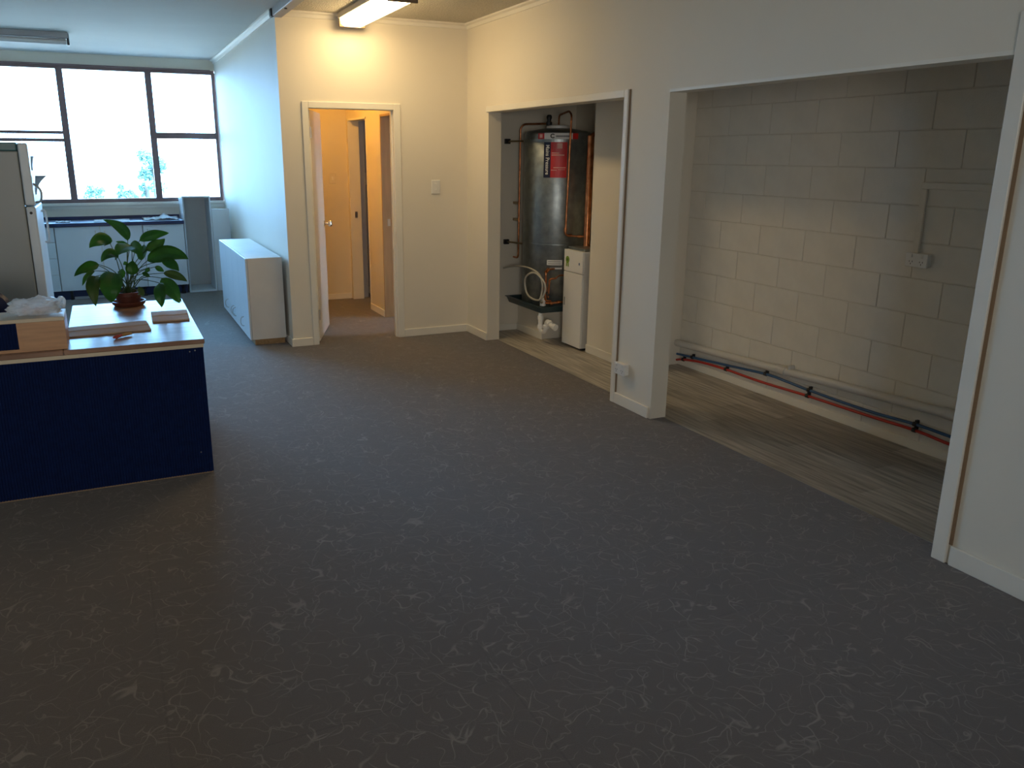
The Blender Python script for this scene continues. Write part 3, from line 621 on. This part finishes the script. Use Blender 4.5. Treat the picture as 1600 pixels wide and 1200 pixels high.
# ------------------------------------------------------------------ kitchen run under the window
KF = 10.206
t = thing('drawer_unit', (-.79, 10.45, .11), 'white four-drawer kitchen unit at the left end beside the fridge', 'cabinet')
obj('cabinet_body', bx(-1.01, KF+.018, .105, -.572, 10.76, .826), M_['cabend'], t)
for z0, z1 in ((.108, .292), (.297, .478), (.483, .655), (.66, .820)):
    d = obj('drawer', bx(-1.008, KF, z0, -.574, KF+.018, z1, bev=.0015), M_['white'], t)
    obj('handle', tb(smoothpath([(-.86, KF, z1-.05), (-.86, KF-.022, z1-.05), (-.74, KF-.022, z1-.05), (-.74, KF, z1-.05)], 4), .0045, 8), M_['steel'], d, smooth=True)
for x0, x1, ds, lb in ((-.568, .342, [(-.568, -.109, -.155), (-.106, .342, -.062)], 'white double-door kitchen base cupboard under the dark benchtop'), (.345, .795, [(.345, .795, .392)], 'white single-door kitchen base cupboard next to the tall open cupboard')):
    t = thing('base_cupboard', ((x0+x1)/2, 10.45, .11), lb, 'cabinet', 'white kitchen base cupboards')
    obj('cabinet_body', bx(x0, KF+.018, .105, x1, 10.76, .826), M_['cabend'], t)
    for a0, a1, hx in ds:
        d = obj('door', bx(a0+.003, KF, .108, a1-.003, KF+.018, .822, bev=.0015), M_['white'], t)
        obj('handle', tb(smoothpath([(hx, KF, .665), (hx, KF-.022, .675), (hx, KF-.03, .72), (hx, KF-.022, .765), (hx, KF, .775)], 4), .005, 8), M_['steel'], d, smooth=True)
t = thing('kickboard', (-.1, 10.27, 0), 'dark navy kickboard beneath the white kitchen cupboards', 'kickboard')
obj('kick_panel', bx(-1.0, 10.255, 0, .785, 10.27, .105), M_['navy'], t)
obj('kick_leg', bx(-.49, 10.225, 0, -.46, 10.253, .105), M_['black'], t)
for x in (.30, .52, .73): obj('kick_leg', lathe(BM(), [(.028, 0), (.028, .02), (.014, .03), (.014, .09), (.03, .105)], (x, 10.23, 0), 12), M_['black'], t, smooth=True)
obj('kick_rail', bx(-.45, 10.235, .004, .22, 10.254, .03, bev=.002), M_['beam'], t)
t = thing('benchtop', (0, 10.48, .826), 'long navy-edged kitchen benchtop under the window', 'benchtop')
obj('benchtop_slab', bx(-1.02, 10.175, .828, .80, 10.79, .868, bev=.005), M_['navy'], t)
obj('upstand', bx(-1.02, 10.775, .868, .80, 10.79, .90, bev=.002), M_['navy'], t)
def sheet(name, x0, x1, y0, y1, z, amp, lab, cat, seed, m='paper', fold=0, group=None):
    b = BM(); nx, ny = 22, 12; G = []
    for j in range(ny+1):
        row = []
        for i in range(nx+1):
            u, v = i/nx, j/ny; h = abs(noise.noise(Vector((u*4+seed, v*2.2, seed)))) * amp + abs(noise.noise(Vector((u*9+seed, v*5, seed*2))))*amp*.3
            if fold: h += amp*1.6*math.exp(-((u-fold)/.13)**2)*(.3+.7*v)
            row.append(b.verts.new((x0+(x1-x0)*u+.006*noise.noise(Vector((v*5, seed, u))), y0+(y1-y0)*v, z+.002+h)))
        G.append(row)
    for j in range(ny):
        for i in range(nx): b.faces.new((G[j][i], G[j][i+1], G[j+1][i+1], G[j+1][i]))
    r_ = bmesh.ops.solidify(b, geom=b.faces[:], thickness=.0015)
    o = obj(name, b, M_[m], loc=((x0+x1)/2, (y0+y1)/2, z), smooth='all'); return tag(o, lab, cat, group)
sheet('paper_sheet', .36, .76, 10.24, 10.62, .870, .03, 'crumpled white sheet at the right end of the kitchen benchtop', 'paper', 2.3, fold=.62)
sheet('paper_sheet', -.16, .22, 10.22, 10.60, .870, .007, 'flat white sheet in the middle of the kitchen benchtop', 'paper', 5.1)
sheet('cloth', -.55, -.40, 10.24, 10.40, .870, .022, 'small white cloth lying near the fridge end of the benchtop', 'cloth', 8.7)
t = thing('tall_open_cupboard', (.945, 10.5, 0), 'tall white open-fronted cupboard standing under the window', 'cupboard')
TX0, TX1, TY = .803, 1.122, 10.245
obj('side_panel', bx(TX0, TY, 0, TX0+.016, 10.74, 1.14, bev=.001), M_['white'], t); obj('side_panel', bx(TX1-.016, TY, 0, TX1, 10.74, 1.14, bev=.001), M_['white'], t)
obj('back_panel', bx(TX0+.016, 10.73, .018, TX1-.016, 10.74, 1.124), M_['cabend'], t); obj('top_panel', bx(TX0+.016, TY, 1.124, TX1-.016, 10.73, 1.14), M_['white'], t); obj('bottom_panel', bx(TX0+.016, TY, 0, TX1-.016, 10.73, .018), M_['white'], t)
t = thing('infill_panel', (1.24, 10.27, 0), 'white infill panel between the tall open cupboard and the partition', 'panel')
obj('panel_board', bx(1.128, 10.262, 0, 1.332, 10.278, .985, bev=.002), M_['white'], t)
# ------------------------------------------------------------------ fridge
t = thing('fridge', (-.85, 7.05, 0), 'tall grey-sided fridge freezer with white doors at the left', 'fridge')
FX, FY = -.535, 6.70
obj('fridge_cabinet', bx(-1.16, FY, .04, FX-.004, FY+.66, 1.635, bev=.008), M_['fridge'], t)
obj('fridge_top_cap', bx(-1.162, FY-.001, 1.635, FX-.004, FY+.662, 1.695, bev=.008), M_['fridgecap'], t)
for q in ((-1.1, FY+.05), (-.6, FY+.05), (-1.1, FY+.6), (-.6, FY+.6)): obj('foot', lathe(BM(), [(.02, 0), (.02, .04)], (*q, 0), 10), M_['black'], t)
for nm, z0, z1 in (('fridge_door', .06, 1.248), ('freezer_door', 1.258, 1.69)):
    d = obj(nm, bx(FX, FY+.002, z0, -.472, FY+.66, z1, bev=.01), M_['white'], t)
    zz = (1.30, 1.36) if nm[1] == 'r' and nm[2] == 'e' else (0, 0)
    if nm == 'freezer_door': obj('handle', tb(smoothpath([(-.472, FY+.07, 1.275), (-.435, FY+.07, 1.29), (-.43, FY+.07, 1.36), (-.472, FY+.07, 1.41)], 5), .008, 8), M_['steel'], d, smooth=True)
    else:
        obj('handle', tb(smoothpath([(-.472, FY+.50, .95), (-.445, FY+.50, .97), (-.445, FY+.50, 1.17), (-.472, FY+.50, 1.19)], 5), .008, 8), M_['white'], d, smooth=True)
        obj('hinge_hole', lathe(BM(), [(0, 0), (.010, 0), (.010, .002), (0, .002)], (-.505, FY-.0005, 1.205), 12, 'y'), M_['black'], d)
def curl(name, y, z0, z1, w, out, lab):
    b = BM(); n = 8; G = []
    for i in range(n+1):
        v = i/n; z = z0+(z1-z0)*v; dx = out*(v**2)
        G.append([b.verts.new((-.470+dx*(1 if k else .15), y+w*k*(1-.2*v), z)) for k in (0, 1)])
    for i in range(n): b.faces.new((G[i][0], G[i][1], G[i+1][1], G[i+1][0]))
    bmesh.ops.solidify(b, geom=b.faces[:], thickness=.001)
    return tag(obj(name, b, M_['paper'], loc=(-.47, y, z0), smooth='all'), lab, 'paper', 'papers on the fridge door')
curl('paper_note', 6.80, 1.50, 1.60, .10, .018, 'upper paper note stuck on the freezer door')
curl('paper_note', 6.85, 1.325, 1.462, .12, .085, 'lower paper note curling away from the freezer door')
# ------------------------------------------------------------------ desk
DZ0 = .7226
t = thing('desk', (-.3, 4.8, 0), 'varnished wooden corner desk with a dark blue ribbed front panel', 'desk')
XD = .374
b = BM()
obj('desk_top', bx(-1.75, 4.170, .698, -.262, 4.74, DZ0, bev=.003), M_['desk'], t)
obj('return_top', bx(-.26, 4.170, .698, XD, 5.445, DZ0, bev=.003), M_['desk'], t)
obj('edge_rail', bx(-1.74, 4.172, .680, XD-.006, 4.20, .698), M_['paleedge'], t, label='pale edge rail under the desk top')
b = BM(); box(b, -1.735, 4.190, .006, XD-.008, 4.202, .680)
x = -1.715
while x < XD-.02:
    box(b, x, 4.1835, .006, x+.0075, 4.1905, .680); x += .0125
obj('modesty_panel', b, M_['fabric'], t, label='dark blue vertically ribbed panel')
obj('base_rail', bx(-1.72, 4.186, 0, XD-.010, 4.202, .006), M_['shade_and_base'], t)
obj('end_panel', bx(XD-.026, 4.2025, 0, XD-.008, 5.43, .698, bev=.001), M_['paleedge'], t)
obj('end_panel', bx(-1.74, 4.204, 0, -1.722, 4.73, .698, bev=.001), M_['paleedge'], t)
obj('back_leg', bx(-.235, 5.35, 0, -.175, 5.41, .698, bev=.003), M_['black'], t)
for x, z in ((.325, .664), (.31, .12), (.3, .66)): obj('screw_head', lathe(BM(), [(0, 0), (.004, 0), (.003, -.0015), (0, -.0015)], (x, 4.1832, z), 10, 'y'), M_['steel'], t)
# organiser standing on the desk
t = thing('desk_organiser', (-.75, 4.32, DZ0), 'beech desk-top organiser shelf with a blue ribbed back standing on the desk', 'organiser')
OZ = DZ0+.0005; OT = .878; xr, xl, yf, yb2 = -.242, -1.60, 4.203, 4.43
obj('top_board', bx(xl, yf, OT-.018, xr, yb2, OT, bev=.002), M_['paleedge'], t)
obj('bottom_board', bx(xl+.016, yf, OZ, xr-.016, yb2-.002, OZ+.014), M_['beech'], t)
obj('end_panel', bx(xr-.016, yf, OZ, xr, yb2-.001, OT-.018), M_['beech'], t); obj('end_panel', bx(xl, yf, OZ, xl+.016, yb2-.001, OT-.018), M_['beech'], t)
obj('back_board', bx(-.425, yf+.001, OZ+.014, xr-.016, yf+.014, OT-.018), M_['beech'], t)
b = bx(xl+.02, yf+.010, OZ+.014, -.442, yf+.016, OT-.018); x = xl+.025
while x < -.455: box(b, x, yf+.006, OZ+.014, x+.0075, yf+.0105, OT-.018); x += .0125
obj('ribbed_panel', b, M_['fabric'], t, label='dark blue ribbed inset panel')
obj('upright', bx(-.442, yf, OZ+.014, -.425, yb2-.01, OT-.018), M_['beech'], t)
# plastic bag
b = BM(); bmesh.ops.create_icosphere(b, subdivisions=5, radius=1)
for v in b.verts:
    d = v.co.normalized(); n = noise.noise(d*2.2+Vector((3, 1, 7)))*.28 + abs(noise.noise(d*5+Vector((1, 9, 2))))*.22 + abs(noise.noise(d*11))*.16
    rr = .82+n; z = d.z*rr
    v.co = Vector((-.365+d.x*rr*.128, 4.315+d.y*rr*.10, OT+.031+max(z, -.42)*.052+(.012*max(0, noise.noise(d*3.1)))))
    if v.co.z < OT+.004: v.co.z = OT+.0015+abs(noise.noise(d*7))*.003
bag = tag(obj('plastic_bag', b, M_['bag'], loc=(-.365, 4.315, OT), smooth='all'), 'crumpled translucent white plastic bag lying on the desk organiser', 'bag')
h = obj('bag_handle', tb(smoothpath([(-.29, 4.31, .905), (-.262, 4.30, .935), (-.248, 4.31, .952), (-.238, 4.32, .935), (-.246, 4.33, .900)], 4), [.012]*8+[.008]*9, 6), M_['bag'], bag, smooth='all')
b = BM()
for (x, y, z, r_) in ((-.40, 4.29, .905, .022), (-.35, 4.28, .900, .020), (-.32, 4.32, .902, .020)):
    q = bmesh.ops.create_icosphere(b, subdivisions=2, radius=r_, matrix=Matrix.Translation((x, y, z)))
obj('bag_contents', b, M_['pink'], bag, smooth='all')
# cardboard strips
def card(nm, pts, th, lab):
    b = BM(); zt = DZ0+.0015; n = 10; rows = []
    (a, b_, c, d) = [Vector((*p, 0)) for p in pts]      # back-left, back-right, front-right, front-left
    for i in range(n+1):
        u = i/n; P, Q = a.lerp(b_, u), d.lerp(c, u); w = .0025+.003*abs(math.sin(u*5))
        rows.append([b.verts.new((*p.xy, zt+zz)) for p, zz in ((Q, 0), (P, 0), (P, th+w*.3), (P.lerp(Q, .5), th+w), (P.lerp(Q, .52), th*.6+w), (Q, th))])
    for i in range(n):
        for k in range(6): b.faces.new((rows[i][k], rows[i][(k+1) % 6], rows[i+1][(k+1) % 6], rows[i+1][k]))
    b.faces.new(rows[0][::-1]); b.faces.new(rows[-1])
    return tag(obj(nm, b, M_['card'], loc=(*((a+c)/2).xy, DZ0)), lab, 'cardboard', 'folded cardboard pieces on the desk')
card('cardboard_strip', [(-.275, 4.70), (.128, 4.735), (.142, 4.48), (-.258, 4.448)], .006, 'long folded brown cardboard strip lying beside the organiser on the desk')
card('cardboard_strip', [(.165, 4.99), (.362, 4.985), (.352, 4.685), (.158, 4.69)], .007, 'short folded brown cardboard piece near the right edge of the desk')
t = thing('utility_knife', (0, 4.37, DZ0), 'small hand tool with red and tan body lying at the front of the desk', 'tool')
obj('tool_body', tb(smoothpath([(-.004, 4.372, DZ0+.010), (.018, 4.388, DZ0+.011), (.044, 4.402, DZ0+.010)], 4), [.006, .008, .009, .009, .009, .008, .008, .007, .005], 8), M_['tooltan'], t, smooth=True)
obj('tool_handle', tb([(-.042, 4.338, DZ0+.008), (-.03, 4.348, DZ0+.009), (-.004, 4.372, DZ0+.010)], [.005, .0085, .007], 8), M_['toolred'], t, smooth=True)
obj('tool_lever', tb([(-.030, 4.328, DZ0+.006), (-.005, 4.366, DZ0+.012)], .0045, 6), M_['toolred'], t)
t = thing('black_clip', (.345, 5.38, DZ0), 'small black clip at the far corner of the desk', 'clip')
obj('clip_body', bx(.335, 5.37, DZ0, .365, 5.395, DZ0+.012, bev=.003), M_['black'], t); obj('clip_arm', tb([(.338, 5.38, DZ0+.007), (.318, 5.378, DZ0+.005)], .003, 6), M_['black'], t)
# ------------------------------------------------------------------ office chair mostly hidden behind the desk
cxc, cyc = -.80, 5.60
t = thing('office_chair', (cxc, cyc, 0), 'black office chair with a rounded back behind the desk', 'chair')
b = BM(); n = 28
for s, yy in ((0, cyc-.03), (1, cyc+.025)):
    pass
out = []
for k in range(n):
    a = 2*math.pi*k/n; c, s = math.cos(a), math.sin(a)
    out.append((math.copysign(abs(c)**.75, c)*.215, math.copysign(abs(s)**.75, s)*.20))
R1 = [b.verts.new((cxc+x*.93, cyc-.035+.10*abs(x)**1.5, .64+z*.93)) for x, z in out]; R2 = [b.verts.new((cxc+x, cyc-.01+.10*abs(x)**1.5, .64+z)) for x, z in out]; R3 = [b.verts.new((cxc+x*.93, cyc+.025+.10*abs(x)**1.5, .64+z*.93)) for x, z in out]
for A, B in ((R1, R2), (R2, R3)):
    for k in range(n): b.faces.new((A[k], A[(k+1) % n], B[(k+1) % n], B[k]))
b.faces.new(R1[::-1]); b.faces.new(R3); obj('backrest', b, M_['navy'], t, smooth=True)
b = bx(cxc-.23, cyc+.03, .43, cxc+.23, cyc+.47, .50, bev=.03); obj('seat', b, M_['navy'], t, smooth=True)
obj('back_stem', tb(smoothpath([(cxc, cyc+.20, .43), (cxc, cyc+.0, .42), (cxc, cyc-.055, .48), (cxc, cyc-.045, .62)], 4), .02, 8), M_['black'], t, smooth=True)
obj('gas_column', lathe(BM(), [(.028, .10), (.028, .28), (.018, .285), (.018, .43)], (cxc, cyc+.25, 0), 14), M_['black'], t, smooth=True)
for k in range(5):
    a = 2*math.pi*k/5+.3; e = Vector((cxc+.27*math.cos(a), cyc+.25+.27*math.sin(a), .075))
    l_ = obj('base_arm', tb([(cxc, cyc+.25, .11), tuple(e)], [.025, .015], 8), M_['black'], t, smooth=True)
    obj('castor', tb([(e.x-.02*math.sin(a), e.y+.02*math.cos(a), .028), (e.x+.02*math.sin(a), e.y-.02*math.cos(a), .028)], .028, 12), M_['black'], l_, smooth=True)
# ------------------------------------------------------------------ peace lily
PX, PY = .058, 5.325
t = thing('potted_peace_lily', (PX, PY, DZ0), 'leafy green peace lily in a low terracotta pot on the desk', 'plant')
obj('saucer', lathe(BM(), [(0, DZ0), (.080, DZ0), (.094, DZ0+.014), (.097, DZ0+.030), (.091, DZ0+.030), (.08, DZ0+.012), (0, DZ0+.010)], (PX, PY, 0), 36), M_['pot'], t, smooth=True)
obj('pot', lathe(BM(), [(0, DZ0+.012), (.062, DZ0+.012), (.074, DZ0+.062), (.083, DZ0+.064), (.085, DZ0+.086), (.077, DZ0+.088), (.072, DZ0+.074), (0, DZ0+.073)], (PX, PY, 0), 36), M_['pot'], t, smooth=True)
b = BM(); bmesh.ops.create_grid(b, x_segments=14, y_segments=14, size=.05)
for v in b.verts: v.co = Vector((PX+v.co.x, PY+v.co.y, DZ0+.076+.010*noise.noise(v.co*40)))
obj('soil', b, M_['soil'], t, smooth=True)
LEAVES = [((0.09, 5.35, 1.112), (0.064, 5.4, 1.183), (-0.031, 5.5, 1.229), 0.052), ((-0.009, 5.3, 1.105), (-0.062, 5.2, 1.134), (-0.119, 5.15, 1.097), 0.065), ((0.025, 5.2, 1.032), (-0.02, 5.12, 1.06), (-0.066, 5.1, 1.02), 0.058), ((-0.082, 5.3, 0.982), (-0.149, 5.25, 0.972), (-0.218, 5.2, 0.934), 0.052), ((-0.109, 5.35, 0.981), (-0.153, 5.35, 0.976), (-0.195, 5.35, 0.956), 0.025), ((-0.108, 5.2, 0.959), (-0.148, 5.15, 0.937), (-0.179, 5.12, 0.887), 0.028), ((-0.101, 5.1, 0.941), (-0.121, 5.02, 0.89), (-0.118, 5.0, 0.784), 0.062), ((-0.005, 5.15, 0.946), (-0.028, 5.04, 0.888), (-0.032, 5.04, 0.796), 0.104), ((0.104, 5.2, 1.094), (0.055, 5.1, 1.088), (0.022, 5.06, 1.059), 0.079), ((0.099, 5.3, 1.08), (0.13, 5.2, 1.082), (0.156, 5.15, 1.025), 0.058), ((0.155, 5.35, 0.991), (0.167, 5.4, 1.033), (0.182, 5.45, 1.077), 0.052), ((0.157, 5.4, 1.105), (0.24, 5.4, 1.136), (0.327, 5.35, 1.15), 0.052), ((0.186, 5.35, 1.049), (0.248, 5.4, 1.072), (0.306, 5.45, 1.106), 0.058), ((0.185, 5.3, 0.991), (0.306, 5.25, 1.036), (0.415, 5.2, 1.002), 0.087), ((0.264, 5.25, 0.991), (0.318, 5.2, 0.978), (0.352, 5.15, 0.937), 0.055), ((0.265, 5.2, 0.925), (0.335, 5.18, 0.909), (0.393, 5.16, 0.873), 0.043), ((0.249, 5.15, 0.903), (0.297, 5.08, 0.84), (0.33, 5.05, 0.762), 0.073), ((0.231, 5.1, 0.882), (0.227, 5.02, 0.825), (0.227, 5.02, 0.748), 0.062), ((0.094, 5.2, 0.924), (0.095, 5.2, 0.967), (0.103, 5.22, 1.006), 0.06), ((0.224, 5.3, 0.952), (0.251, 5.3, 0.939), (0.274, 5.3, 0.921), 0.028), ((0.15, 5.25, 0.921), (0.169, 5.23, 0.919), (0.191, 5.2, 0.907), 0.023), ((0.085, 5.4, 1.087), (0.055, 5.4, 1.096), (0.023, 5.4, 1.104), 0.02), ((0.016, 5.2, 0.946), (0.033, 5.16, 0.94), (0.032, 5.15, 0.911), 0.043), ((0.111, 5.18, 0.83), (0.129, 5.15, 0.826), (0.137, 5.14, 0.801), 0.042), ((0.064, 5.3, 0.971), (0.062, 5.3, 0.983), (0.056, 5.3, 0.994), 0.023), ((0.189, 5.3, 0.95), (0.181, 5.3, 0.935), (0.163, 5.3, 0.927), 0.022)]
def leaf(i, B, Mi, Tp, w):
    w *= 1.2
    B, Mi, Tp = Vector(B), Vector(Mi), Vector(Tp); C = 2*Mi-.5*(B+Tp)    # quadratic through mid
    N_ = 14; b = BM(); rows = []
    f = Vector((.2, 1, -.25)); yel = i in (6, 15, 23)
    for k in range(N_+1):
        s = k/N_; p = B*(1-s)**2+C*2*s*(1-s)+Tp*s*s; tg = ((C-B)*(1-s)+(Tp-C)*s).normalized()
        side = tg.cross(f).normalized(); nn = side.cross(tg).normalized()
        if nn.z < 0 and i not in (7,): pass
        tw = .35*math.sin(i*2.1); side = (side*math.cos(tw)+nn*math.sin(tw)).normalized()
        prof = (math.sin(math.pi*min(1, s**.78))**.8)*(1 if s < .97 else .4)+.02
        wd = w*.5*prof; wav = .004*math.sin(s*14+i)
        up_ = nn*(-1 if nn.y > 0 else 1)
        rows.append([b.verts.new(p+side*wd*q+up_*(abs(q)*wd*.30+(wav if abs(q) > .9 else 0))) for q in (-1, -.6, -.12, 0, .12, .6, 1)])
    for k in range(N_):
        for j in range(6): b.faces.new((rows[k][j], rows[k][j+1], rows[k+1][j+1], rows[k+1][j]))
    bmesh.ops.solidify(b, geom=b.faces[:], thickness=.0009)
    lf = obj('leaf', b, M_['leafy'] if yel else M_['leaf'], t, smooth='all', label='yellowing green leaf' if yel else None)
    r0 = Vector((PX+.035*math.cos(i*2.4)*((i % 3)/2+.2), PY+.035*math.sin(i*2.4), DZ0+.072))
    m = r0.lerp(B, .55)+Vector((0, 0, .12*(B-r0).to_2d().length+.012)); m.x = r0.x+(B.x-r0.x)*.42
    obj('stalk', tb(smoothpath([r0, m, B, B.lerp(Mi, .35)], 4), [.0032-.0018*k/12 for k in range(13)], 6), M_['stalk'], lf, smooth='all')
for i, L_ in enumerate(LEAVES): leaf(i, *L_)
# ------------------------------------------------------------------ trees beyond the window, far below the bright sky
def tree(name, x, y, zt, hw, hh, seed, lab, n=900, spread=1.0):
    rnd = random.Random(seed); t = thing(name, (x, y, -5), lab, 'tree' if name == 'tree' else 'bush', 'far trees beyond the window')
    b = BM(); cl = [(rnd.uniform(-.7, .7)*hw, rnd.uniform(-.5, .5)*hw, rnd.uniform(-.85, .6)*hh, rnd.uniform(.25, .5)) for _ in range(9)]
    for k in range(n):
        c = rnd.choice(cl); d = Vector((rnd.gauss(0, 1), rnd.gauss(0, 1), rnd.gauss(0, 1))).normalized()*(c[3]*hw*rnd.random()**.4)
        p = Vector((x+c[0]+d.x, y+c[1]+d.y, zt-hh+c[2]+d.z*.8)); s = rnd.uniform(.05, .11)*spread
        u = Vector((rnd.gauss(0, 1), rnd.gauss(0, 1), rnd.gauss(0, 1))).normalized(); v = u.orthogonal().normalized()
        b.faces.new([b.verts.new(p+q) for q in (u*s, v*s*.6, -u*s, -v*s*.6)])
    obj('crown', b, M_['foliage'], t); obj('trunk', tb([(x, y, -5), (x+.1, y, zt-hh*1.2), (x+.05*hw, y, zt-hh*.6)], [.18, .10, .04], 8), M_['bark'], t, smooth=True)
tree('tree', 2.0, 40, 2.0, .85, 1.0, 3, 'pale sunlit tree seen through the middle and right window bays', 1500)
tree('bush', -.40, 40, .25, .45, .30, 5, 'small pale bush low in the middle window bay at the left', 420)
tree('bush', .95, 40, .35, .50, .40, 8, 'pale bush low in the middle window bay next to the tree', 520)
tree('bush', 1.65, 41, .45, .30, .38, 11, 'narrow pale bush right below the far tree', 260)
